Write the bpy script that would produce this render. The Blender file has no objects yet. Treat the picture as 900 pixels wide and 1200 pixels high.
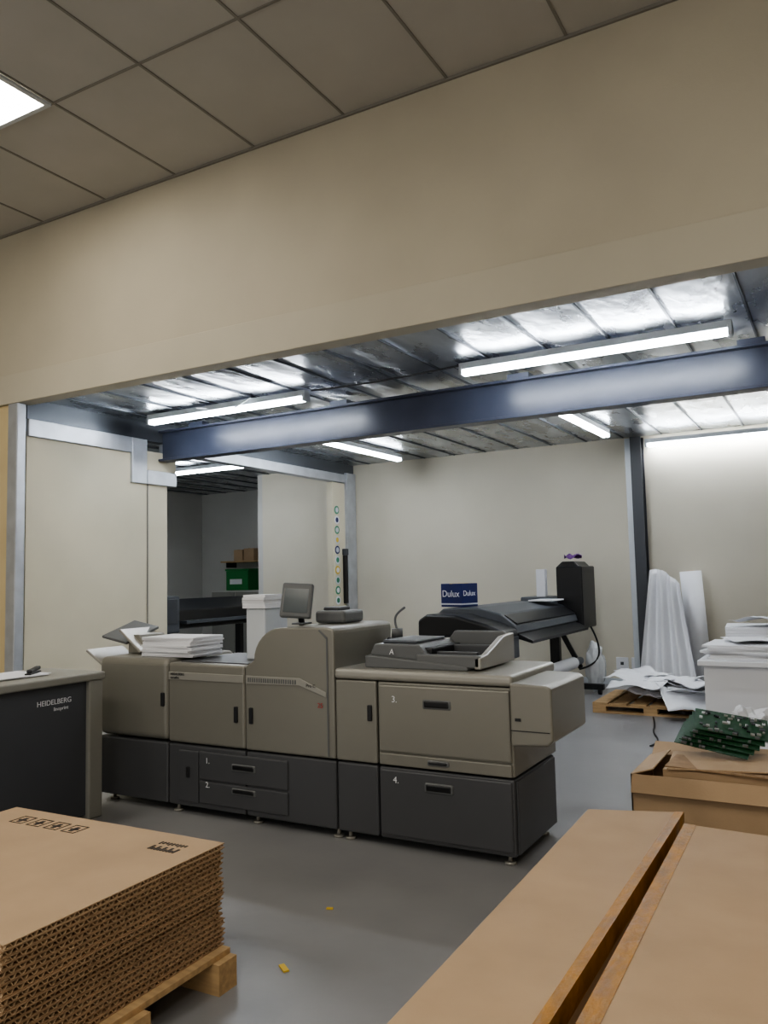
import bpy, bmesh, math, random
from mathutils import Vector, Matrix, noise
random.seed(7)
C=bpy.context.collection
# ---------------------------------------------------------------- materials
def lin(c):
    return tuple(((v/255)/12.92 if v/255<=.04045 else (((v/255)+.055)/1.055)**2.4) for v in c)+(1,)
def mat(name,rgb,rough=.6,metal=0,var=0.0,vscale=3,bump=0.0,bscale=40,coat=0,stretch=None,alpha=1,spec=.5,rvar=0):
    m=bpy.data.materials.new(name);m.use_nodes=True;n=m.node_tree.nodes;l=m.node_tree.links
    b=n['Principled BSDF'];col=lin(rgb)
    b.inputs['Base Color'].default_value=col;b.inputs['Roughness'].default_value=rough;b.inputs['Metallic'].default_value=metal
    b.inputs['Coat Weight'].default_value=coat;b.inputs['Specular IOR Level'].default_value=spec;b.inputs['Alpha'].default_value=alpha
    tc=n.new('ShaderNodeTexCoord');mp=n.new('ShaderNodeMapping');l.new(tc.outputs['Object'],mp.inputs[0])
    if stretch: mp.inputs['Scale'].default_value=stretch
    if var>0:
        t=n.new('ShaderNodeTexNoise');t.inputs['Scale'].default_value=vscale;t.inputs['Detail'].default_value=6
        l.new(mp.outputs[0],t.inputs[0])
        r=n.new('ShaderNodeValToRGB');r.color_ramp.elements[0].position=.3;r.color_ramp.elements[1].position=.7
        r.color_ramp.elements[0].color=tuple(v*(1-var) for v in col[:3])+(1,);r.color_ramp.elements[1].color=tuple(min(1,v*(1+var)) for v in col[:3])+(1,)
        l.new(t.outputs[0],r.inputs[0]);l.new(r.outputs[0],b.inputs['Base Color'])
        if rvar:
            mr=n.new('ShaderNodeMapRange');mr.inputs['To Min'].default_value=rough-rvar;mr.inputs['To Max'].default_value=rough+rvar
            l.new(t.outputs[0],mr.inputs['Value']);l.new(mr.outputs[0],b.inputs['Roughness'])
    if bump>0:
        t2=n.new('ShaderNodeTexNoise');t2.inputs['Scale'].default_value=bscale;t2.inputs['Detail'].default_value=3
        l.new(mp.outputs[0],t2.inputs[0]);bp=n.new('ShaderNodeBump');bp.inputs['Strength'].default_value=bump;bp.inputs['Distance'].default_value=.02
        l.new(t2.outputs[0],bp.inputs['Height']);l.new(bp.outputs[0],b.inputs['Normal'])
    return m
def emis(name,rgb,s):
    m=bpy.data.materials.new(name);m.use_nodes=True;b=m.node_tree.nodes['Principled BSDF']
    b.inputs['Base Color'].default_value=(1,1,1,1);b.inputs['Emission Color'].default_value=lin(rgb);b.inputs['Emission Strength'].default_value=s
    return m
M={}
M['bulk']=mat('painted_beige_wall',(191,183,164),.7,var=.06,vscale=1.2,bump=.05,bscale=60)
M['fascia']=mat('painted_beige_fascia',(194,187,169),.65,var=.05,vscale=1.2,bump=.05,bscale=60)
M['litwall']=mat('beige_wall_yellow_lit',(212,192,150),.7,var=.05)  # beige wall, yellow light falling on it put into the base colour
M['wallA']=mat('painted_cream_wall',(209,203,187),.7,var=.04,vscale=1.0,bump=.04,bscale=60)
M['wallB']=mat('painted_grey_wall',(196,195,190),.7,var=.05,vscale=1.0)
M['partition']=mat('partition_board',(207,200,178),.65,var=.05,vscale=1.5)
M['tile']=mat('ceiling_tile',(190,186,178),.85,var=.04,vscale=2,bump=.2,bscale=250)
M['tbar']=mat('ceiling_grid_bar',(138,134,126),.6)
M['floor']=mat('painted_grey_floor',(137,137,138),.33,var=.13,vscale=1.6,bump=.05,bscale=8,rvar=.12)
M['galv']=mat('galvanised_sheet',(170,174,179),.28,metal=.8,var=.25,vscale=2.2,bump=.6,bscale=4,stretch=(2.2,.8,1),rvar=.1)
M['seam']=mat('sheet_seam',(100,104,110),.4,metal=.6)
M['beam']=mat('blue_painted_steel',(66,71,88),.3,var=.15,vscale=3,bump=.12,bscale=6)
M['trim']=mat('white_metal_trim',(205,210,215),.4,metal=.2,var=.05)
M['alu']=mat('galvanised_trim',(190,194,200),.42,metal=.55,var=.1,vscale=6)
M['silver']=mat('printer_silver_plastic',(137,135,127),.36,metal=.3,var=.02)
M['silver2']=mat('printer_light_silver',(162,160,153),.35,metal=.3)
M['dark']=mat('printer_charcoal_plastic',(82,83,86),.42,metal=.15,var=.02)
M['dark2']=mat('dark_handle',(36,37,40),.4)
M['adf']=mat('scanner_grey',(102,104,105),.45)
M['black']=mat('black_plastic',(22,23,26),.35)
M['plotgrey']=mat('plotter_grey',(78,82,88),.4)
M['paper']=mat('white_paper',(226,227,231),.7,var=.02)
M['card']=mat('cardboard',(181,154,123),.75,var=.06,vscale=4,bump=.04,bscale=90)
M['cardD']=mat('cardboard_edge',(156,128,98),.85,var=.15,vscale=20)
M['cardIn']=mat('cardboard_core',(110,86,60),.9)
M['ink']=mat('black_ink',(45,38,32),.7)
M['tape']=mat('brown_packing_tape',(158,112,34),.42,var=.35,vscale=8,bump=.35,bscale=14,stretch=(3,1,1),spec=.2,rvar=.15)
M['wood']=mat('pallet_wood',(182,152,112),.75,var=.18,vscale=5,stretch=(1,8,8))
M['green']=mat('green_circuit_board',(36,74,48),.4,var=.3,vscale=60)
M['gbox']=mat('green_carton',(40,120,62),.6)
M['blue']=mat('blue_paint_box',(24,36,92),.4,var=.1,vscale=9)
M['screen']=mat('screen_glass',(70,80,84),.15,coat=.5)
M['pvc']=mat('clear_plastic_film',(225,228,230),.25,alpha=.75,bump=.6,bscale=12)
M['console']=mat('console_grey_frame',(148,147,140),.45,metal=.15,var=.02)
M['consoleD']=mat('console_dark_panel',(76,78,83),.5,var=.04)
M['purple']=mat('purple_cloth',(90,50,110),.8)
M['red']=mat('red_label',(170,60,60),.5)
M['teal']=mat('sticker_green',(60,130,100),.5)
M['yellow']=mat('yellow_scrap',(215,185,80),.7)
M['tube']=emis('fluorescent_tube',(240,246,252),27)
M['panel']=emis('ceiling_light_panel',(255,248,235),12)
# ---------------------------------------------------------------- helpers
class G:
    def __init__(s,name,o,rz=0):
        s.e=bpy.data.objects.new(name,None);s.e.empty_display_size=.1;s.e.location=o;s.e.rotation_euler[2]=rz;C.objects.link(s.e);s.o=Vector(o)
def finish(name,me,m,g=None,bev=0,smooth=False,seg=2):
    ob=bpy.data.objects.new(name,me);C.objects.link(ob)
    if m and not me.materials: me.materials.append(m)
    if g: ob.parent=g.e
    if smooth:
        for p in me.polygons:p.use_smooth=True
    if bev>0:
        b=ob.modifiers.new('b','BEVEL');b.width=bev;b.segments=seg;b.limit_method='ANGLE';b.angle_limit=math.radians(35)
    return ob
def mesh(name,vs,fs,m,g=None,**k):
    o=g.o if g else Vector((0,0,0))
    me=bpy.data.meshes.new(name);me.from_pydata([Vector(v)-o for v in vs],[],fs)
    bm=bmesh.new();bm.from_mesh(me);bmesh.ops.recalc_face_normals(bm,faces=bm.faces);bm.to_mesh(me);bm.free();me.update()
    return finish(name,me,m,g,**k)
def box(name,x0,x1,y0,y1,z0,z1,m,g=None,**k):
    vs=[(x,y,z) for x in(x0,x1) for y in(y0,y1) for z in(z0,z1)]
    return mesh(name,vs,[(0,1,3,2),(4,6,7,5),(0,4,5,1),(2,3,7,6),(0,2,6,4),(1,5,7,3)],m,g,**k)
def rbox(name,c,s,rot,m,g=None,**k):
    R=Matrix.Rotation(rot[2],3,'Z')@Matrix.Rotation(rot[1],3,'Y')@Matrix.Rotation(rot[0],3,'X')
    vs=[Vector(c)+R@Vector((x*s[0]/2,y*s[1]/2,z*s[2]/2)) for x in(-1,1) for y in(-1,1) for z in(-1,1)]
    return mesh(name,vs,[(0,1,3,2),(4,6,7,5),(0,4,5,1),(2,3,7,6),(0,2,6,4),(1,5,7,3)],m,g,**k)
def prism(name,prof,ax,a0,a1,m,g=None,**k):
    def P(p,a):
        return {'y':(p[0],a,p[1]),'x':(a,p[0],p[1]),'z':(p[0],p[1],a)}[ax]
    n=len(prof);vs=[P(p,a0) for p in prof]+[P(p,a1) for p in prof]
    fs=[tuple(range(n)),tuple(range(2*n-1,n-1,-1))]+[(i,(i+1)%n,n+(i+1)%n,n+i) for i in range(n)]
    return mesh(name,vs,fs,m,g,**k)
def cyl(name,a,b,r,m,g=None,n=20,r2=None,smooth=True):
    a=Vector(a);b=Vector(b);d=(b-a).normalized();q=d.to_track_quat('Z','Y').to_matrix()
    r2=r if r2 is None else r2
    vs=[a+q@Vector((r*math.cos(t),r*math.sin(t),0)) for t in[2*math.pi*i/n for i in range(n)]]+[b+q@Vector((r2*math.cos(t),r2*math.sin(t),0)) for t in[2*math.pi*i/n for i in range(n)]]
    fs=[tuple(range(n)),tuple(range(n,2*n))]+[(i,(i+1)%n,n+(i+1)%n,n+i) for i in range(n)]
    ob=mesh(name,vs,fs,m,g)
    if smooth:
        for p in ob.data.polygons:
            if len(p.vertices)==4:p.use_smooth=True
    return ob
def wire(name,pts,r,m,g=None):
    o=g.o if g else Vector((0,0,0))
    cu=bpy.data.curves.new(name,'CURVE');cu.dimensions='3D';cu.bevel_depth=r;cu.bevel_resolution=2
    s=cu.splines.new('NURBS');s.points.add(len(pts)-1)
    for p,q in zip(s.points,pts):p.co=(*(Vector(q)-o),1)
    s.use_endpoint_u=True;s.order_u=3;cu.materials.append(m)
    ob=bpy.data.objects.new(name,cu);C.objects.link(ob)
    if g:ob.parent=g.e
    return ob
def text(name,t,loc,size,rot,m,g):
    cu=bpy.data.curves.new(name,'FONT');cu.body=t;cu.size=size;cu.extrude=.0008;cu.materials.append(m)
    ob=bpy.data.objects.new(name,cu);C.objects.link(ob);ob.parent=g.e;ob.location=Vector(loc)-g.o;ob.rotation_euler=rot
    return ob
def sheet(name,c,sx,sy,rz,m,g=None,amp=.03,n=14,seed=0,tilt=(0,0),curl=0):
    """crumpled or curled sheet of paper"""
    vs=[];R=Matrix.Rotation(rz,3,'Z')@Matrix.Rotation(tilt[1],3,'Y')@Matrix.Rotation(tilt[0],3,'X')
    for i in range(n+1):
        for j in range(n+1):
            x=(i/n-.5);y=(j/n-.5)
            z=amp*(noise.noise(Vector((x*2.2+seed,y*2.2,seed*1.7)))+.3*abs(noise.noise(Vector((x*6+seed,y*6,seed))))) + curl*x*x*4+amp
            vs.append(Vector(c)+R@Vector((x*sx,y*sy,z)))
    fs=[(i*(n+1)+j,(i+1)*(n+1)+j,(i+1)*(n+1)+j+1,i*(n+1)+j+1) for i in range(n) for j in range(n)]
    ob=mesh(name,vs,fs,m,g);s=ob.modifiers.new('s','SOLIDIFY');s.thickness=.002
    for p in ob.data.polygons:p.use_smooth=True
    return ob
def stack(g,pre,x0,x1,y0,y1,z0,z1,n,m,jit=.008,rot=.03):
    h=(z1-z0)/n
    for i in range(n):
        rbox(f'{pre}_{i+1}',((x0+x1)/2+random.uniform(-jit,jit),(y0+y1)/2+random.uniform(-jit,jit),z0+h*(i+.5)),(x1-x0,y1-y0,h*.93),(0,0,random.uniform(-rot,rot)),m,g)
# ---------------------------------------------------------------- room
YB=4.9; XL=-6.75; ZC=3.30; ZT=4.94; YW=11.0
box('floor',-12,5,-5,13,-.1,0,M['floor'])
box('wall_bulkhead',-9,5,YB,YB+.12,3.53,ZT+.3,M['bulk'])
box('trim_bulkhead_fascia',-9,5,YB-.025,YB+.14,3.235,3.522,M['fascia'],bev=.006)
box('wall_front_side',-9,-6.86,YB+.0,YB+.1,0,3.23,M['litwall'])
box('trim_column_front',-6.86,-6.72,YB-.03,YB+.07,0,3.233,M['alu'],bev=.01)
box('wall_left_near',-9.1,-9,-5,YB+.1,0,ZT,M['bulk'])
box('wall_right',4.2,4.3,-5,13,0,ZT,M['wallA'])
box('ceiling',-9,5,-5,YB,ZT,ZT+.1,M['tile'])
def addbox(L,x0,x1,y0,y1,z0,z1):
    b=len(L[0]);L[0].extend([(x,y,z) for x in(x0,x1) for y in(y0,y1) for z in(z0,z1)])
    L[1].extend([tuple(b+i for i in f) for f in[(0,1,3,2),(4,6,7,5),(0,4,5,1),(2,3,7,6),(0,2,6,4),(1,5,7,3)]])
L=([],[])
x=-4.71
while x>-9:x-=.845
while x<5:
    addbox(L,x-.009,x+.009,-5,YB,ZT-.008,ZT+.001);x+=.845
y=3.67
while y>-5:
    addbox(L,-9,5,y-.009,y+.009,ZT-.007,ZT+.002);y-=1.235
addbox(L,-9,5,YB-.02,YB,ZT-.02,ZT)
mesh('trim_ceiling_grid',L[0],L[1],M['tbar'])
for i,(px,py) in enumerate([(-4.71,3.67),(-1.33,-.035),(-4.71,-.035),(2.05,1.2),(.36,-1.27)]):  # first panel is in view, the others added unseen to light the near room
    g=G('ceiling_light_panel',(px-.42,py-.6,ZT-.02))
    box('diffuser',px-.8,px-.045,py-1.19,py-.045,ZT-.024,ZT-.014,M['panel'],g)
    for k,(a,b,c,d) in enumerate([(px-.835,px-.8,py-1.225,py-.01),(px-.045,px-.01,py-1.225,py-.01),(px-.8,px-.045,py-1.225,py-1.19),(px-.8,px-.045,py-.045,py-.01)]):
        box(f'frame_{k+1}',a,b,c,d,ZT-.03,ZT-.009,M['trim'],g)
# annex ceiling: individually sagging galvanised sheets
box('ceiling_annex',-12,4.3,YB+.12,13,ZC+.03,ZC+.1,M['galv'])
vs=[];fs=[]
x=-11.96;wid=.50
while x<4.2:
    nx,ny=8,60;b0=len(vs)
    for i in range(nx+1):
        for j in range(ny+1):
            u=i/nx;yy=YB+.14+(12.95-YB-.14)*j/ny
            z=ZC+.012-.014*math.sin(math.pi*u)+.006*noise.noise(Vector((x*3+u*1.2,yy*2.2,0)))
            vs.append((x+u*wid,yy,z))
    for i in range(nx):
        for j in range(ny):
            a=b0+i*(ny+1)+j;fs.append((a,a+ny+1,a+ny+2,a+1))
    x+=wid
mesh('ceiling_metal_sheets',vs,fs,M['galv'],smooth=False)
for p in bpy.data.objects['ceiling_metal_sheets'].data.polygons:p.use_smooth=True
L=([],[])
x=-11.96
while x<4.2:
    addbox(L,x-.007,x+.007,YB+.14,12.9,ZC-.006,ZC+.014);x+=wid
mesh('trim_ceiling_sheet_seams',L[0],L[1],M['seam'])
# blue steel I-beam
g=G('steel_ceiling_beam',(-2,6.8,3.1))
box('web',XL,4.2,6.79,6.81,2.90,3.21,M['beam'],g)
box('bottom_flange',XL,4.2,6.72,6.88,2.88,2.905,M['beam'],g,bev=.004)
box('top_flange',XL,4.2,6.72,6.88,3.21,3.235,M['beam'],g,bev=.004)
for k in range(6): box(f'spacer_{k+1}',-6.3+k*1.9,-6.1+k*1.9,6.74,6.86,3.235,ZC-.02,M['beam'],g)
# left wall (partition) with opening into back room
box('wall_left',XL-.1,XL,YB+.1,6.86,0,2.98,M['partition'])
box('wall_left_header',XL-.1,XL,YB+.1,YW,3.1,ZC,M['seam'])
box('wall_left_jamb',XL-.1,XL,10.36,YW,0,2.98,M['partition'])
box('trim_1',XL-.11,XL+.03,YB+.1,6.36,2.93,3.1,M['alu'],bev=.006)
box('trim_2',XL-.11,XL+.035,6.30,6.52,2.6,3.1,M['alu'],bev=.006)
box('trim_3',XL-.11,XL+.04,6.522,6.98,2.6,2.76,M['alu'],bev=.006)
box('trim_4',XL-.11,XL+.03,6.84,10.72,2.99,3.12,M['alu'],bev=.006)
box('trim_5',XL-.11,XL+.05,10.72,10.98,0,3.15,M['alu'],bev=.006)
box('trim_6',XL+.001,XL+.012,6.545,6.56,0,2.6,M['tbar'])
box('wall_left_infill',XL-.1,XL,6.86,7.0,2.62,3.1,M['partition'])
box('wall_back',-8.6,4.3,YW,YW+.1,0,ZC,M['wallA'])
box('baseboard_back',-6.6,4.2,YW-.015,YW,0,.08,M['trim'])
box('wall_backroom_return',-8.7,-8.6,YW,12.8,0,ZC,M['wallB'])
box('wall_backroom_back',-11.6,-8.6,12.8,12.9,0,ZC,M['wallB'])
box('wall_backroom_left',-11.7,-11.6,5,12.9,0,ZC,M['wallB'])
box('wall_backroom_front',-11.7,XL-.1,5.0,5.1,0,ZC,M['wallB'])
g=G('steel_column',(-2.35,10.85,1.6))
box('flange_a',-2.33,-2.19,10.80,10.815,0,ZC-.03,M['consoleD'],g)
box('flange_b',-2.33,-2.19,10.965,10.98,0,ZC-.03,M['consoleD'],g)
box('web',-2.267,-2.253,10.815,10.965,0,ZC-.03,M['consoleD'],g)
g=G('white_conduit_pipe',(-2.4,10.9,1.6))
box('duct',-2.42,-2.34,10.88,10.97,.09,ZC-.03,M['trim'],g,bev=.01)
def lamp(x0,y0,x1,y1,zc=ZC-.02):
    c=((x0+x1)/2,(y0+y1)/2,zc-.06);g=G('fluorescent_batten_light',c)
    a=Vector((x0,y0,0));b=Vector((x1,y1,0));Ln=(b-a).length;ang=math.atan2(y1-y0,x1-x0)
    rbox('batten',(c[0],c[1],zc-.03),(Ln,.09,.058),(0,0,ang),M['trim'],g,bev=.006)
    d=(b-a).normalized();p=Vector((-d.y,d.x,0))*.022
    for k,s in enumerate((-1,1)):
        cyl(f'tube_{k+1}',a+d*.04+p*s+Vector((0,0,zc-.085)),b-d*.04+p*s+Vector((0,0,zc-.085)),.02,M['tube'],g,n=12)
    for k,e in enumerate((a+d*.015,b-d*.015)):
        rbox(f'end_cap_{k+1}',(e.x,e.y,zc-.07),(.03,.1,.075),(0,0,ang),M['trim'],g,bev=.005)
lamp(-6.35,6.2,-4.3,6.2)
lamp(-2.7,6.17,-.57,6.17)
lamp(-5.55,8.0,-5.52,10.3)
lamp(-2.52,7.7,-2.46,10.1)
lamp(-2.15,10.9,0,10.9,3.235)
lamp(-9.1,9.4,-7.5,9.4)
lamp(-10.9,7.0,-9.2,7.0)  # extra tube out of view, added to brighten the back room
wire('ceiling_cable',[(-4.25,6.2,ZC-.03),(-3.8,6.15,ZC-.06),(-3.2,6.2,ZC-.04),(-2.72,6.17,ZC-.03)],.009,M['consoleD'])
wire('ceiling_cable',[(-5.6,6.1,ZC-.04),(-5.3,6.3,ZC-.09),(-5.1,6.1,ZC-.1),(-4.9,6.1,ZC-.03)],.008,M['trim'])
# ---------------------------------------------------------------- digital press
F=4.0;B=4.7
g=G('digital_printing_press',(-3,4.35,0))
X0,X1,X2,X3,X35,X4=-4.59,-3.93,-3.28,-2.61,-2.33,-1.52
for i,(a,b) in enumerate([(X0,X1),(X1,X2),(X2,X3),(X3,X35),(X35,X4)]):
    box(f'lower_body_{i+1}',a+.004,b-.004,F+.005,B-.03,.05,.44,M['dark'],g,bev=.012)
box('upper_body_left',X0,X1-.004,F,B,.45,.985,M['silver'],g,bev=.045,seg=5)
box('upper_body_fuser',X1+.004,X2-.002,F,B,.45,.965,M['silver'],g,bev=.018,seg=3)
box('top_deck_dark',X1+.06,X2-.02,F+.06,B-.05,.963,.972,M['dark'],g,bev=.003)
prof=[(X2+.003,.45),(X2+.003,.96)]
for t in range(0,9):
    a=math.pi-(math.pi/2)*t/8
    prof.append((X2+.29+.22*math.cos(a)-.0,1.0+.205*math.sin(a)))
prof+=[(X3-.05,1.21),(X3-.008,1.2),(X3-.003,1.17),(X3-.003,.45)]
prism('upper_body_tall',prof,'y',F,B,M['silver'],g,bev=.012)
box('badge_strip',X1+.01,X2-.01,F-.006,F+.01,.855,.905,M['silver2'],g,bev=.004)
text('badge_label','HEIDELBERG\nversafire',(X1+.03,F-.008,.885),.022,(math.pi/2,0,0),M['dark2'],g)
prism('accent_sweep',[(X2+.01,.905),(X2+.42,.905),(X3-.06,.83),(X3-.06,.80),(X2+.42,.86),(X2+.01,.855)],'y',F-.006,F+.008,M['silver2'],g,bev=.003)
for k in range(22):
    box(f'vent_{k+1}',X2+.03+k*.017,X2+.038+k*.017,F-.009,F-.004,.868,.893,M['adf'],g)
prism('accent_edge',[(X3-.055,.46),(X3-.045,.46),(X3-.045,1.15),(X3-.10,1.195),(X3-.11,1.19),(X3-.055,1.14)],'y',F-.004,F+.006,M['adf'],g)
text('model_label','Pro C',(X3-.2,F-.008,.855),.028,(math.pi/2,0,0),M['dark2'],g)
text('red_mark','25',(X3-.12,F-.008,.74),.04,(math.pi/2,0,0),M['red'],g)
box('upper_body_column',X3+.003,X35-.003,F,B,.45,.91,M['silver'],g,bev=.01)
box('upper_body_feeder',X35+.003,X4,F+.01,B,.45,.91,M['silver'],g,bev=.01)
box('drawer_panel_upper',X35+.012,X4-.012,F-.006,F+.03,.525,.895,M['silver'],g,bev=.01)
box('drawer_lower_strip',X35+.012,X4-.012,F-.004,F+.03,.452,.517,M['silver'],g,bev=.006)
box('feeder_lid',X3+.002,X4+.01,F-.015,B+.01,.915,.975,M['silver2'],g,bev=.022,seg=4)
box('drawer_panel_lower',X35+.012,X4-.015,F-.004,F+.03,.07,.43,M['dark'],g,bev=.01)
def handle(n,x,z,w=.17,h=.052):
    box(n+'_rim',x-w/2,x+w/2,F-.014,F+.006,z-h/2,z+h/2,M['adf'],g,bev=.014,seg=3)
    box(n,x-w/2+.008,x+w/2-.008,F-.018,F+.004,z-h/2+.007,z+h/2-.004,M['black'],g,bev=.012,seg=3)
handle('handle_upper_drawer',X35+.38,.80)
handle('handle_strip',X35+.38,.487,.13,.03)
handle('handle_lower_drawer',X35+.38,.355)
box('tray_door_small',-3.835,-3.665,F-.004,F+.02,.08,.405,M['dark'],g,bev=.006)
box('tray_front_1',-3.655,-2.955,F-.006,F+.02,.235,.41,M['dark'],g,bev=.008)
box('tray_front_2',-3.655,-2.955,F-.006,F+.02,.085,.225,M['dark'],g,bev=.008)
handle('handle_tray_1',-3.29,.335,.19,.045);handle('handle_tray_2',-3.29,.19,.19,.04)
for n,xx,zz,h in [('door_handle_1',X1-.045,.72,.09),('door_handle_2',X2-.07,.66,.10),('door_handle_3',X2+.05,.66,.10),('door_handle_4',X35-.045,.73,.09),('door_handle_5',-3.75,.27,.07)]:
    box(n,xx-.014,xx+.014,F-.012,F+.005,zz-h/2,zz+h/2,M['dark2'],g,bev=.006)
for n,t,xx,zz in[('number_a','3.',X35+.1,.80),('number_b','4.',X35+.1,.36),('number_c','1.',-3.6,.34),('number_d','2.',-3.6,.19)]:
    text(n,t,(xx,F-.008,zz),.05,(math.pi/2,0,0),M['paper'],g)
for k,(fx,fy) in enumerate([(X0+.08,F+.08),(X1+.05,F+.05),(X2+.05,F+.06),(X3-.02,F+.05),(X3+.06,F+.05),(X4-.06,F+.06),(X4-.06,B-.1),(X0+.08,B-.1)]):
    cyl(f'foot_stem_{k+1}',(fx,fy,0.012),(fx,fy,.055),.012,M['silver2'],g,n=12);cyl(f'foot_{k+1}',(fx,fy,0.0),(fx,fy,.014),.03,M['silver2'],g,n=16)
prism('bypass_tray_box',[(X4+.002,.62),(X4+.20,.635),(X4+.225,.66),(X4+.225,.915),(X4+.20,.935),(X4+.002,.94)],'y',F-.04,F+.56,M['silver'],g,bev=.012,seg=3)
box('bypass_seam',X4+.006,X4+.21,F-.043,F-.035,.70,.704,M['dark2'],g)
box('bypass_latch',X4+.03,X4+.06,F-.045,F-.035,.75,.765,M['dark2'],g)
box('side_panel',X4-.004,X4+.006,F+.03,B-.05,.06,.43,M['dark'],g,bev=.003)
# scanner / document feeder on feeder lid
prism('scanner_base',[(-2.45,.974),(-1.80,.974),(-1.80,1.0),(-2.40,1.045),(-2.45,1.045)],'y',F+.08,F+.60,M['adf'],g,bev=.008)
prism('scanner_block',[(-2.44,1.045),(-2.41,1.11),(-2.12,1.11),(-2.04,1.03),(-2.04,1.01)],'y',F+.12,F+.58,M['adf'],g,bev=.012,seg=3)
box('scanner_block_lid',-2.38,-2.15,F+.17,F+.55,1.11,1.128,M['plotgrey'],g,bev=.008)
box('feeder_tray_floor',-2.10,-1.74,F+.12,F+.60,1.0,1.02,M['adf'],g,bev=.006)
box('feeder_tray_rail_front',-2.12,-1.73,F+.09,F+.125,.99,1.06,M['adf'],g,bev=.01)
prism('feeder_tray_rail_back',[(-2.14,1.0),(-1.73,1.0),(-1.73,1.11),(-1.78,1.16),(-2.10,1.16),(-2.14,1.11)],'y',F+.58,F+.615,M['adf'],g,bev=.01)
prism('feeder_tray_end',[(F+.09,.985),(F+.615,.985),(F+.615,1.15),(F+.45,1.14),(F+.2,1.06),(F+.09,1.05)],'x',-1.765,-1.725,M['silver2'],g,bev=.008)
box('feeder_guide_a',-2.06,-1.80,F+.22,F+.26,1.02,1.065,M['dark'],g,bev=.006)
box('feeder_guide_b',-2.06,-1.80,F+.46,F+.50,1.02,1.085,M['dark'],g,bev=.006)
box('feeder_slot_bar',-2.12,-2.05,F+.16,F+.56,1.02,1.09,M['black'],g,bev=.01)
text('letter_a','A',(-2.30,F+.105,1.052),.045,(math.radians(80),0,0),M['paper'],g)
g2=G('gooseneck_microphone',(-2.5,F+.6,1.1))
box('base',-2.575,-2.465,F+.56,F+.66,.977,1.11,M['black'],g2,bev=.01);cyl('knob',(-2.52,F+.61,1.11),(-2.52,F+.61,1.165),.036,M['adf'],g2,n=16)
wire('neck',[(-2.52,F+.61,1.16),(-2.54,F+.61,1.21),(-2.52,F+.61,1.265),(-2.46,F+.61,1.30)],.008,M['adf'],g2)
g3=G('operator_touchscreen',(-3.03,F+.25,1.35))
rbox('housing',(-3.03,F+.22,1.36),(.20,.045,.225),(math.radians(-16),math.radians(4),math.radians(24)),M['adf'],g3,bev=.014,seg=3)
rbox('display',(-3.020,F+.197,1.362),(.155,.006,.155),(math.radians(-16),math.radians(4),math.radians(24)),M['screen'],g3)
cyl('stem',(-3.03,F+.27,1.205),(-3.03,F+.25,1.33),.02,M['black'],g3)
box('base',-3.07,-2.99,F+.21,F+.33,1.209,1.22,M['adf'],g3,bev=.005)
g4=G('desktop_box_unit',(-2.87,F+.45,1.25))
box('case',-2.985,-2.76,F+.35,F+.6,1.211,1.29,M['adf'],g4,bev=.02,seg=3);box('case_top',-2.95,-2.83,F+.40,F+.54,1.285,1.312,M['dark'],g4,bev=.008)
g5=G('paper_magazine',(-3.38,F+.35,1.1))
box('tray_body',-3.47,-3.31,F+.25,F+.5,.973,1.31,M['trim'],g5,bev=.01)
stack(g5,'sheet_ream',-3.485,-3.295,F+.24,F+.5,1.31,1.40,5,M['paper'],.008,.05)
g5b=G('paper_stack',(-4.05,F+.3,.98))
stack(g5b,'ream',-4.27,-3.82,F+.1,F+.42,.987,1.12,12,M['paper'],.015,.06)
g6=G('paper_exit_tray',(-4.6,F+.3,1.0))
rbox('wing_low',(-4.72,F+.25,.96),(.22,.34,.02),(0,math.radians(30),0),M['silver2'],g6,bev=.005)
rbox('wing_high',(-4.66,F+.36,1.13),(.26,.32,.02),(math.radians(18),math.radians(10),0),M['adf'],g6,bev=.005)
rbox('wing_mid',(-4.48,F+.33,1.08),(.26,.30,.02),(0,math.radians(36),0),M['silver2'],g6,bev=.005)
prism('bracket',[(-4.57,.986),(-4.36,.986),(-4.46,1.12),(-4.56,1.12)],'y',F+.25,F+.5,M['silver'],g6,bev=.005)
# ---------------------------------------------------------------- console
g=G('print_delivery_console',(-4.55,3,0))
box('body',-4.84,-4.28,1.9,3.66,.03,.87,M['consoleD'],g)
box('end_frame',-4.86,-4.25,3.63,3.74,0,.88,M['console'],g,bev=.01)
box('top_slab',-4.87,-4.235,1.88,3.75,.875,.925,M['console'],g,bev=.012,seg=3)
box('plinth',-4.82,-4.30,1.9,3.6,0,.03,M['black'],g)
text('label','HEIDELBERG',(-4.276,3.26,.76),.045,(math.pi/2,0,math.pi/2),M['paper'],g)
text('label_small','linoprint',(-4.276,3.38,.72),.032,(math.pi/2,0,math.pi/2),M['paper'],g)
g=G('paper_sheets',(-4.5,3.2,.93));stack(g,'sheet',-4.75,-4.42,2.75,3.46,.926,.938,3,M['paper'],.02,.1)
g=G('stapler',(-4.5,3.36,.95))
rbox('base',(-4.50,3.40,.943),(.04,.19,.01),(0,0,.6),M['black'],g,bev=.003);rbox('arm',(-4.50,3.405,.962),(.034,.17,.022),(.06,0,.6),M['black'],g,bev=.006)
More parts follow.
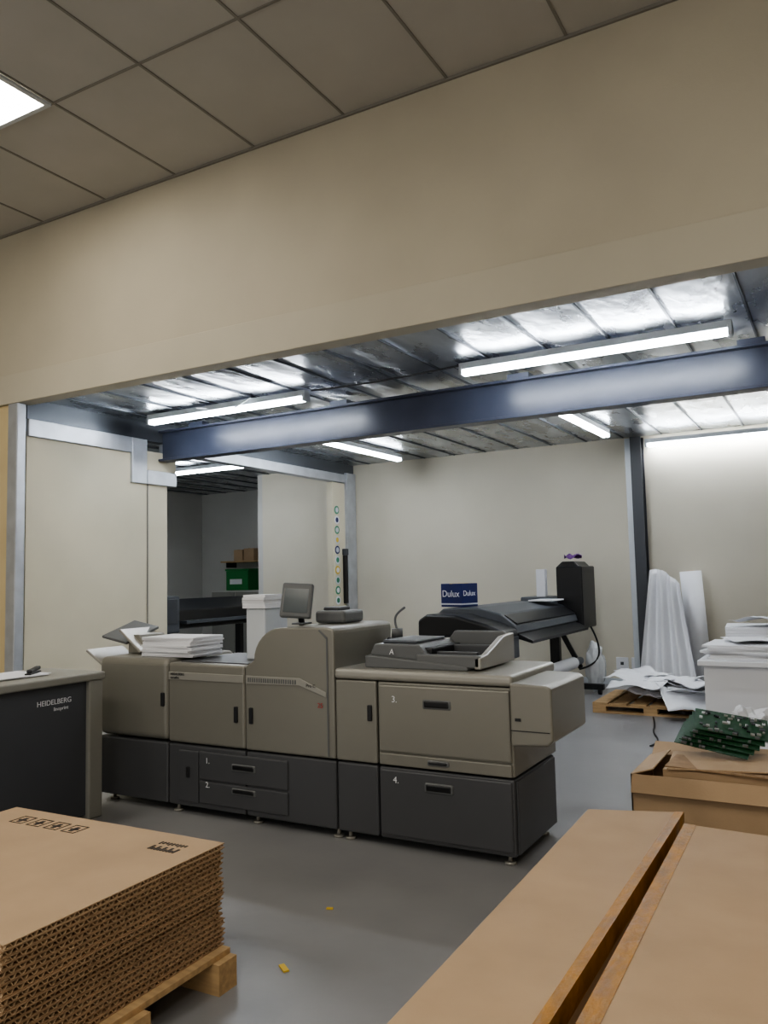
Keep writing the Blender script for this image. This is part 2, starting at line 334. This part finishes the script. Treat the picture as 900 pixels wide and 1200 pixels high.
# ---------------------------------------------------------------- pallets
def pallet(g,x0,x1,y0,y1,z0,h=.12,nx=6):
    t=h*.17
    for k in range(3):
        yy=[y0,(y0+y1)/2-.05,y1-.1][k]
        box(f'skid_{k+1}',x0,x1,yy,yy+.1,z0,z0+t,M['wood'],g)
        box(f'stringer_{k+1}',x0,x1,yy,yy+.1,z0+h-2*t,z0+h-t,M['wood'],g)
        for j in range(3):
            xx=[x0,(x0+x1)/2-.07,x1-.14][j];box(f'block_{k*3+j+1}',xx,xx+.14,yy,yy+.1,z0+t,z0+h-2*t,M['wood'],g)
    w=(x1-x0)/nx
    for k in range(nx):
        box(f'deck_{k+1}',x0+k*w,x0+k*w+w*.8,y0,y1,z0+h-t,z0+h,M['wood'],g,bev=.002)
RZ=math.radians(1.2)
g=G('wooden_pallet',(-2.7,1.93,0),RZ);pallet(g,-3.36,-2.035,1.44,2.42,0,.13,9)
g=G('flat_carton_stack',(-2.7,1.95,.3),RZ)
n=20;z0=.131;h=(.5-z0)/n
for i in range(n):
    dx,dy=random.uniform(-.006,.006),random.uniform(-.006,.006)
    x0,x1,y0,y1=-3.30+dx,-2.105+dx,1.48+dy,2.43+dy
    z=z0+i*h;t=h*.17
    Lc=([],[])
    addbox(Lc,x0,x1,y0,y1,z,z+t);addbox(Lc,x0,x1,y0,y1,z+h-t,z+h*.99)
    mesh(f'carton_liner_{i+1}',Lc[0],Lc[1],M['card'] if i==n-1 else M['cardD'],g)
    box(f'carton_core_{i+1}',x0+.02,x1-.02,y0+.02,y1-.02,z+t,z+h-t,M['cardIn'],g)
    vs=[];fs=[]
    def strip(P):
        b0=len(vs);N=len(P)
        for a,b in P: vs.append(a);vs.append(b)
        for k in range(N-1):fs.append((b0+2*k,b0+2*k+2,b0+2*k+3,b0+2*k+1))
    ph=random.uniform(0,6);pit=.034;st=.00425
    def wv(s):
        c=math.sin(2*math.pi*s/pit+ph);c=max(-1,min(1,c*1.6));return z+h/2+(h/2-t)*c
    k=int((y1-y0)/st);strip([((x1-.001,y0+j*st,wv(j*st)),(x1-.03,y0+j*st,wv(j*st))) for j in range(k)])
    k=int((x1-x0)/st);strip([((x0+j*st,y0+.001,wv(j*st)),(x0+j*st,y0+.03,wv(j*st))) for j in range(k)])
    ob=mesh(f'carton_flute_{i+1}',vs,fs,M['card'],g);s=ob.modifiers.new('s','SOLIDIFY');s.thickness=.0025;s.offset=0
zt=.5015
Li=([],[])
for k in range(4):
    bx=-3.13+k*.105
    addbox(Li,bx,bx+.075,2.27,2.274,zt-.003,zt);addbox(Li,bx,bx+.075,2.35,2.354,zt-.003,zt)
    addbox(Li,bx,bx+.004,2.27,2.354,zt-.003,zt);addbox(Li,bx+.071,bx+.075,2.27,2.354,zt-.003,zt)
    addbox(Li,bx+.028,bx+.046,2.285,2.335,zt-.003,zt);addbox(Li,bx+.015,bx+.060,2.305,2.314,zt-.003,zt)
for k in range(9):
    addbox(Li,-2.33+k*.015,-2.33+k*.015+.008,2.32+(k%3)*.004,2.345,zt-.003,zt)
    addbox(Li,-2.33+k*.015,-2.33+k*.015+.010,2.26,2.30-(k%2)*.02,zt-.003,zt)
mesh('printed_symbols',Li[0],Li[1],M['ink'],g)
# ---------------------------------------------------------------- foreground long cartons
ZB=.5
def longbox(name,p,zt,zb,tl,tr):
    c=(sum(q[0] for q in p)/4,sum(q[1] for q in p)/4,(zt+zb)/2);g=G(name,c)
    prism('carton_body',p,'z',zb,zt-.006,M['card'],g,bev=.004)
    def lerp(a,b,t):return (a[0]+(b[0]-a[0])*t,a[1]+(b[1]-a[1])*t)
    prism('top_flap',p,'z',zt-.006,zt,M['card'],g,bev=.002)
    if tl:
        q=[lerp(p[0],p[1],-.004),lerp(p[0],p[1],.075),lerp(p[3],p[2],.085),lerp(p[3],p[2],-.004)]
        prism('tape_left',q,'z',zt-.05,zt+.0015,M['tape'],g)
    if tr:
        q=[lerp(p[0],p[1],.91),lerp(p[0],p[1],1.004),lerp(p[3],p[2],1.004),lerp(p[3],p[2],.90)]
        prism('tape_right',q,'z',zt-.06,zt+.0015,M['tape'],g)
    return g
longbox('long_cardboard_carton',[(-.99,3.46),(-.625,3.58),(-.625,.9),(-.93,.9)],ZB,0,False,True)
longbox('long_cardboard_carton',[(-.595,3.42),(.0,3.38),(.02,.9),(-.555,.9)],ZB,0,True,False)
# ---------------------------------------------------------------- right side carton (filled) with boards
g=G('open_cardboard_box',(-.7,5.0,.2))
a,b,c,d=-1.1,-.28,4.72,5.28;t=.008
box('base',a,b,c,d,0,.01,M['card'],g)
box('side_front',a,b,c,c+t,0,.36,M['card'],g);box('side_back',a,b,d-t,d,0,.36,M['card'],g)
box('side_left',a,a+t,c,d,0,.36,M['card'],g);box('side_right',b-t,b,c,d,0,.36,M['card'],g)
rbox('flap_front',((a+b)/2,c-.03,.315),(b-a-.02,.10,.006),(math.radians(62),0,0),M['card'],g)
rbox('flap_left',(a+.06,(c+d)/2,.375),(.13,d-c-.02,.006),(0,math.radians(-18),0),M['card'],g)
rbox('flap_back',((a+b)/2,d+.05,.39),(b-a-.02,.13,.006),(math.radians(25),0,0),M['card'],g)
box('contents_carton',a+.16,b-.02,c+.08,d-.04,.012,.385,M['card'],g,bev=.004)
rbox('contents_flap',(-.62,5.0,.410),(.62,.40,.008),(math.radians(2),math.radians(-2),.08),M['card'],g)
rbox('contents_flap_b',(-.60,4.93,.398),(.64,.30,.008),(math.radians(1),math.radians(1),-.05),M['cardD'],g)
g=G('circuit_board_pile',(-.6,5.25,.5))
for k in range(5):
    cx,cy,cz=-.70+.022*k,5.12+.02*k,.505+.02*k;rot=(math.radians(20),math.radians(9),-.05+.06*k)
    rbox(f'board_{k+1}',(cx,cy,cz),(.40,.24,.004),rot,M['green'],g)
    Rk=Matrix.Rotation(rot[2],3,'Z')@Matrix.Rotation(rot[1],3,'Y')@Matrix.Rotation(rot[0],3,'X')
    for j in range(5):
        o=Rk@Vector((random.uniform(-.18,.18),-.112,.008));rbox(f'chip_{k}_{j}',(cx+o.x,cy+o.y,cz+o.z),(random.uniform(.01,.03),.012,.012),rot,M['adf'],g)
R=Matrix.Rotation(rot[2],3,'Z')@Matrix.Rotation(rot[1],3,'Y')@Matrix.Rotation(rot[0],3,'X')
for k in range(48):
    o=R@Vector((random.uniform(-.18,.18),random.uniform(-.1,.1),.006))
    rbox(f'component_{k+1}',(cx+o.x,cy+o.y,cz+o.z),(random.uniform(.006,.03),random.uniform(.006,.022),.01),rot,random.choice([M['black'],M['silver2'],M['consoleD'],M['adf'],M['paper']]),g)
# ---------------------------------------------------------------- white desk with papers
g=G('white_workbench',(-.4,8,0))
box('top',-1.02,.6,6.75,9.6,.75,.79,M['paper'],g,bev=.005)
box('front_panel',-.98,.55,6.80,6.83,0,.75,M['paper'],g)
box('side_panel',-.98,-.95,6.83,9.5,0,.75,M['paper'],g);box('side_panel_right',.52,.55,6.83,9.5,0,.75,M['paper'],g)
g=G('paper_pile',(-.6,7.3,.8))
stack(g,'ream',-.97,-.45,6.9,7.5,.791,.90,7,M['paper'],.03,.12)
stack(g,'ream_rear',-.95,-.3,8.0,8.6,.791,.97,6,M['paper'],.04,.15)
sheet('loose_sheet_a',(-.6,7.25,.905),.5,.45,.4,M['paper'],g,.02,seed=3)
sheet('loose_sheet_b',(-.55,8.2,.98),.6,.5,.9,M['paper'],g,.05,seed=5)
g=G('crumpled_paper',(-.62,6.0,.1))
bm=bmesh.new();bmesh.ops.create_icosphere(bm,subdivisions=4,radius=1)
for v in bm.verts:
    k=1+.5*noise.noise(v.co*1.8)+.25*noise.noise(v.co*5);v.co=Vector((v.co.x*.22*k,v.co.y*.2*k,max(-.28,v.co.z*.27*k)+.28))
me=bpy.data.meshes.new('crumple');bm.to_mesh(me);bm.free();ob=finish('crumple',me,M['paper'],g);ob.location=(0,0,-.1)
# ---------------------------------------------------------------- pallet with waste paper + rolls
g=G('wooden_pallet',(-1.8,9.2,0));pallet(g,-2.4,-1.2,8.72,9.75,0,.11,6)
g=G('waste_paper_heap',(-1.8,9.2,.15))
for k in range(16):
    sheet(f'sheet_{k+1}',(-1.76+random.uniform(-.38,.42),9.2+random.uniform(-.3,.3),.115+.012*k),random.uniform(.4,.75),random.uniform(.35,.6),random.uniform(0,3),M['paper'],g,.06,seed=k*2.3,tilt=(random.uniform(-.1,.1),random.uniform(-.1,.1)))
sheet('sheet_draped',(-1.45,8.78,.10),.55,.5,.5,M['paper'],g,.09,seed=31,tilt=(.35,.1))
g=G('leaning_banner_sheet',(-2,10.4,.8))
vs=[];n=44;mz=20
for j in range(mz+1):
    v=j/mz
    for i in range(n+1):
        u=i/n;w=.72-.36*v
        fold=abs(((u*3.3+.25*v)%1)-.5)*2
        xx=-1.90+(u-.5)*w-.03*v;yy=10.25+.32*v+.13*(fold-.5)*(1-.45*v)+.02*math.sin(u*21+v*2)
        vs.append((xx,yy,.02+v*(1.50-.22*max(0,u-.45)-.08*abs(u-.2))))
ob=mesh('sheet',vs,[(j*(n+1)+i,j*(n+1)+i+1,(j+1)*(n+1)+i+1,(j+1)*(n+1)+i) for j in range(mz) for i in range(n)],M['paper'],g,smooth=True)
s=ob.modifiers.new('s','SOLIDIFY');s.thickness=.003
g=G('paper_roll',(-1.62,10.8,.8))
cyl('roll',(-1.58,10.80,.03),(-1.66,10.84,1.48),.13,M['paper'],g,n=28);cyl('core',(-1.659,10.84,1.43),(-1.662,10.842,1.49),.05,M['card'],g)
g=G('plastic_film_bundle',(-2.75,10.2,.3))
bm=bmesh.new();bmesh.ops.create_icosphere(bm,subdivisions=4,radius=1)
for v in bm.verts:
    k=1+.25*noise.noise(v.co*2.5)+.1*noise.noise(v.co*7);v.co=Vector((v.co.x*.12*k,v.co.y*.12*k,v.co.z*.30*k+.30))
me=bpy.data.meshes.new('film');bm.to_mesh(me);bm.free();ob=finish('film',me,M['pvc'],g,smooth=True);ob.location=(0,0,-.3+.01)
g=G('wall_socket_panel',(-2.6,10.98,.25))
for k in range(2):
    box(f'plate_{k+1}',-2.68+k*.2,-2.52+k*.2,10.978,10.999,.2,.36,M['paper'],g,bev=.006);box(f'switch_{k+1}',-2.62+k*.2,-2.58+k*.2,10.97,10.98,.26,.30,M['consoleD'],g)
# ---------------------------------------------------------------- wide format plotter (axis along Y)
g=G('wide_format_plotter',(-3.2,8.9,0))
prof=[(-3.74,.90),(-3.74,1.10),(-3.68,1.15),(-3.30,1.16),(-3.04,1.10),(-2.88,.98),(-2.86,.90)]
prism('main_body',prof,'y',7.75,9.9,M['plotgrey'],g,bev=.012)
prism('near_end_cover',[(-3.78,.88),(-3.78,1.05),(-3.68,1.11),(-3.36,1.10),(-3.05,1.02),(-2.86,.95),(-2.84,.88)],'y',7.35,7.75,M['black'],g,bev=.03,seg=4)
prism('front_cover_strip',[(-3.02,1.065),(-2.89,.985),(-2.875,1.0),(-3.01,1.085)],'y',7.8,9.85,M['black'],g)
prism('print_bed',[(-2.94,.86),(-2.72,.80),(-2.72,.83),(-2.90,.91)],'y',7.8,9.85,M['black'],g,bev=.004)
box('lower_cabinet_front',-3.3,-2.86,7.42,7.8,.66,.88,M['plotgrey'],g,bev=.015)
box('tall_end_unit',-3.12,-2.79,9.9,10.5,.80,1.58,M['black'],g,bev=.02,seg=3)
prism('tall_end_slope',[(-3.12,1.58),(-3.05,1.64),(-2.90,1.64),(-2.79,1.53),(-2.79,1.5),(-3.12,1.5)],'y',9.95,10.45,M['black'],g,bev=.01)
box('end_unit_rear',-3.60,-3.10,9.9,10.45,.86,1.20,M['plotgrey'],g,bev=.02)
box('white_pad',-3.3,-3.0,9.35,9.8,1.165,1.18,M['paper'],g);box('white_pouch',-3.40,-3.28,9.95,10.05,1.2,1.55,M['paper'],g,bev=.01)
for k,yy in enumerate((7.85,9.95)):
    box(f'leg_{k+1}',-3.25,-3.13,yy,yy+.1,.08,.88,M['black'],g,bev=.01);box(f'leg_foot_{k+1}',-3.6,-2.6,yy+.01,yy+.09,.06,.13,M['black'],g,bev=.01)
    for j,xx in enumerate((-3.55,-2.65)):cyl(f'caster_{k}_{j}',(xx-.02,yy+.05,.035),(xx+.02,yy+.05,.035),.035,M['black'],g,n=14)
box('crossbar',-3.22,-3.16,7.9,10,.3,.36,M['black'],g)
cyl('takeup_roll',(-2.85,7.95,.42),(-2.85,9.9,.42),.045,M['plotgrey'],g);cyl('media_roll',(-2.85,8.3,.42),(-2.85,9.6,.42),.07,M['paper'],g)
for k,yy in enumerate((7.9,9.93)):rbox(f'takeup_arm_{k+1}',(-3.0,yy,.6),(.06,.04,.62),(0,math.radians(-28),0),M['black'],g,bev=.006)
wire('ink_hose',[(-2.76,10.1,.82),(-2.66,10.15,.6),(-2.7,10.1,.35),(-2.9,10,.3)],.012,M['black'],g)
g=G('purple_cloth',(-2.98,10.2,1.65))
sheet('cloth',(-2.98,10.2,1.642),.22,.2,.3,M['purple'],g,.06,seed=9)
g=G('paint_box',(-3.6,8.0,1.3),-.3)
box('carton',-3.745,-3.45,7.87,8.13,1.162,1.41,M['blue'],g,bev=.004)
text('paint_label','Dulux',(-3.725,7.866,1.27),.10,(math.pi/2,0,0),M['paper'],g);text('paint_label_side','Dulux',(-3.446,7.89,1.28),.08,(math.pi/2,0,math.pi/2),M['paper'],g)
box('label_band',-3.745,-3.449,7.867,8.13,1.185,1.20,M['trim'],g);box('seal_strip',-3.62,-3.58,7.869,8.131,1.408,1.412,M['yellow'],g)
# ---------------------------------------------------------------- back room items
g=G('large_format_printer',(-8.2,9,0))
prism('body',[(-8.6,.85),(-8.6,1.2),(-8.3,1.25),(-7.95,1.1),(-7.9,.85)],'y',8.2,10.1,M['black'],g,bev=.02)
box('ledge',-7.95,-7.8,8.3,10.0,.92,.96,M['plotgrey'],g);box('end_module',-8.6,-7.88,7.9,8.25,.8,1.3,M['plotgrey'],g,bev=.02)
for k,yy in enumerate((8.3,9.9)):box(f'leg_{k+1}',-8.3,-8.2,yy,yy+.08,.06,.86,M['black'],g);box(f'foot_{k+1}',-8.6,-7.9,yy,yy+.08,0,.06,M['black'],g)
g=G('office_desk',(-8.6,6.9,0))
box('top',-9.2,-7.2,7.15,7.75,.74,.77,M['console'],g);[box(f'leg_{k+1}',xx,xx+.05,yy,yy+.05,0,.74,M['black'],g) for k,(xx,yy) in enumerate([(-9.15,7.2),(-7.3,7.2),(-9.15,7.65),(-7.3,7.65)])]
g=G('computer_monitor',(-7.45,7.45,1))
rbox('bezel',(-7.45,7.45,1.12),(.44,.04,.32),(0,0,1.0),M['consoleD'],g,bev=.01);cyl('stem',(-7.45,7.45,.78),(-7.45,7.45,1.0),.02,M['black'],g);box('base',-7.55,-7.35,7.36,7.54,.77,.785,M['black'],g)
g=G('white_office_printer',(-7.4,7.6,.9));box('case',-8.05,-7.70,7.2,7.6,.771,1.36,M['trim'],g,bev=.03);box('scanner',-8.03,-7.72,7.22,7.58,1.36,1.44,M['plotgrey'],g,bev=.01)
g=G('storage_cabinet',(-10.4,12.4,0));box('case',-10.9,-9.7,12.3,12.78,0,1.3,M['wallB'],g,bev=.01);box('door_a',-10.88,-10.32,12.28,12.3,.05,1.27,M['console'],g);box('door_b',-10.29,-9.72,12.28,12.3,.05,1.27,M['console'],g)
g=G('green_crate',(-10.3,12.5,1.4));box('body',-10.55,-10.0,12.32,12.7,1.3,1.68,M['gbox'],g,bev=.01);box('label',-10.45,-10.15,12.315,12.32,1.42,1.52,M['paper'],g);box('lid',-10.57,-9.98,12.31,12.72,1.68,1.72,M['gbox'],g,bev=.01)
g=G('wall_shelf',(-10.3,12.6,1.9));box('board',-10.8,-9.8,12.45,12.8,1.85,1.88,M['wood'],g);[box(f'bracket_{k+1}',xx,xx+.02,12.5,12.8,1.75,1.85,M['black'],g) for k,xx in enumerate((-10.7,-9.9))]
g=G('small_carton',(-10.5,12.6,2));box('body',-10.50,-10.28,12.5,12.75,1.88,2.10,M['card'],g,bev=.005);box('tape',-10.41,-10.37,12.498,12.752,2.098,2.102,M['tape'],g)
g=G('small_carton',(-10.1,12.6,2));box('body',-10.25,-10.0,12.5,12.75,1.88,2.12,M['card'],g,bev=.005);box('tape',-10.14,-10.10,12.498,12.752,2.118,2.122,M['tape'],g)
g=G('wall_sticker_strip',(XL,10.5,1.8))
cols=[M['teal'],M['paper'],M['teal'],M['trim'],M['blue'],M['trim'],M['yellow'],M['trim'],M['teal'],M['paper']]
for k in range(10):
    cyl(f'disc_{k+1}',(XL,10.48,2.55-k*.155),(XL+.006,10.48,2.55-k*.155),.065,cols[k],g,n=20);cyl(f'inner_{k+1}',(XL+.006,10.48,2.55-k*.155),(XL+.008,10.48,2.55-k*.155),.04,cols[(k+3)%10],g,n=20)
g=G('door_closer_bar',(XL+.03,10.68,1.6));box('bar',XL+.001,XL+.05,10.63,10.71,1.1,1.85,M['black'],g,bev=.01);box('bar_end',XL+.001,XL+.06,10.62,10.72,1.85,1.95,M['plotgrey'],g,bev=.01)
g=G('floor_scrap',(-1.96,2.6,0));rbox('scrap',(-1.96,2.61,.004),(.06,.022,.006),(0,0,-.6),M['yellow'],g)
g=G('floor_scrap',(-2.1,3.15,0));rbox('scrap',(-2.11,3.16,.004),(.03,.015,.006),(0,0,.3),M['yellow'],g)
wire('floor_cable',[(-1.75,8.6,.01),(-1.65,8.2,.01),(-1.6,7.8,.01),(-1.45,7.4,.01),(-1.5,7.2,.01)],.008,M['black'])
# ---------------------------------------------------------------- world, camera
w=bpy.data.worlds.new('world');bpy.context.scene.world=w;w.use_nodes=True
w.node_tree.nodes['Background'].inputs[0].default_value=(.98,.96,.92,1);w.node_tree.nodes['Background'].inputs[1].default_value=.6
bpy.context.scene.view_settings.exposure=.72
try: bpy.context.scene.view_settings.look='AgX - Medium High Contrast'
except Exception: pass
yaw,pitch,roll=[math.radians(v) for v in(29.4,4.6,-1.3)]
Fv=Vector((-math.sin(yaw)*math.cos(pitch),math.cos(yaw)*math.cos(pitch),math.sin(pitch)));r=Vector((math.cos(yaw),math.sin(yaw),0));u=r.cross(Fv)
r2=r*math.cos(roll)+u*math.sin(roll);u2=-r*math.sin(roll)+u*math.cos(roll)
cam=bpy.data.cameras.new('camera');co=bpy.data.objects.new('camera',cam);C.objects.link(co)
mx=Matrix((r2,u2,-Fv)).transposed().to_4x4();mx.translation=(0,0,1.5);co.matrix_world=mx
cam.sensor_fit='VERTICAL';cam.sensor_height=36;cam.lens=943/1200*36;cam.clip_start=.05
bpy.context.scene.camera=co
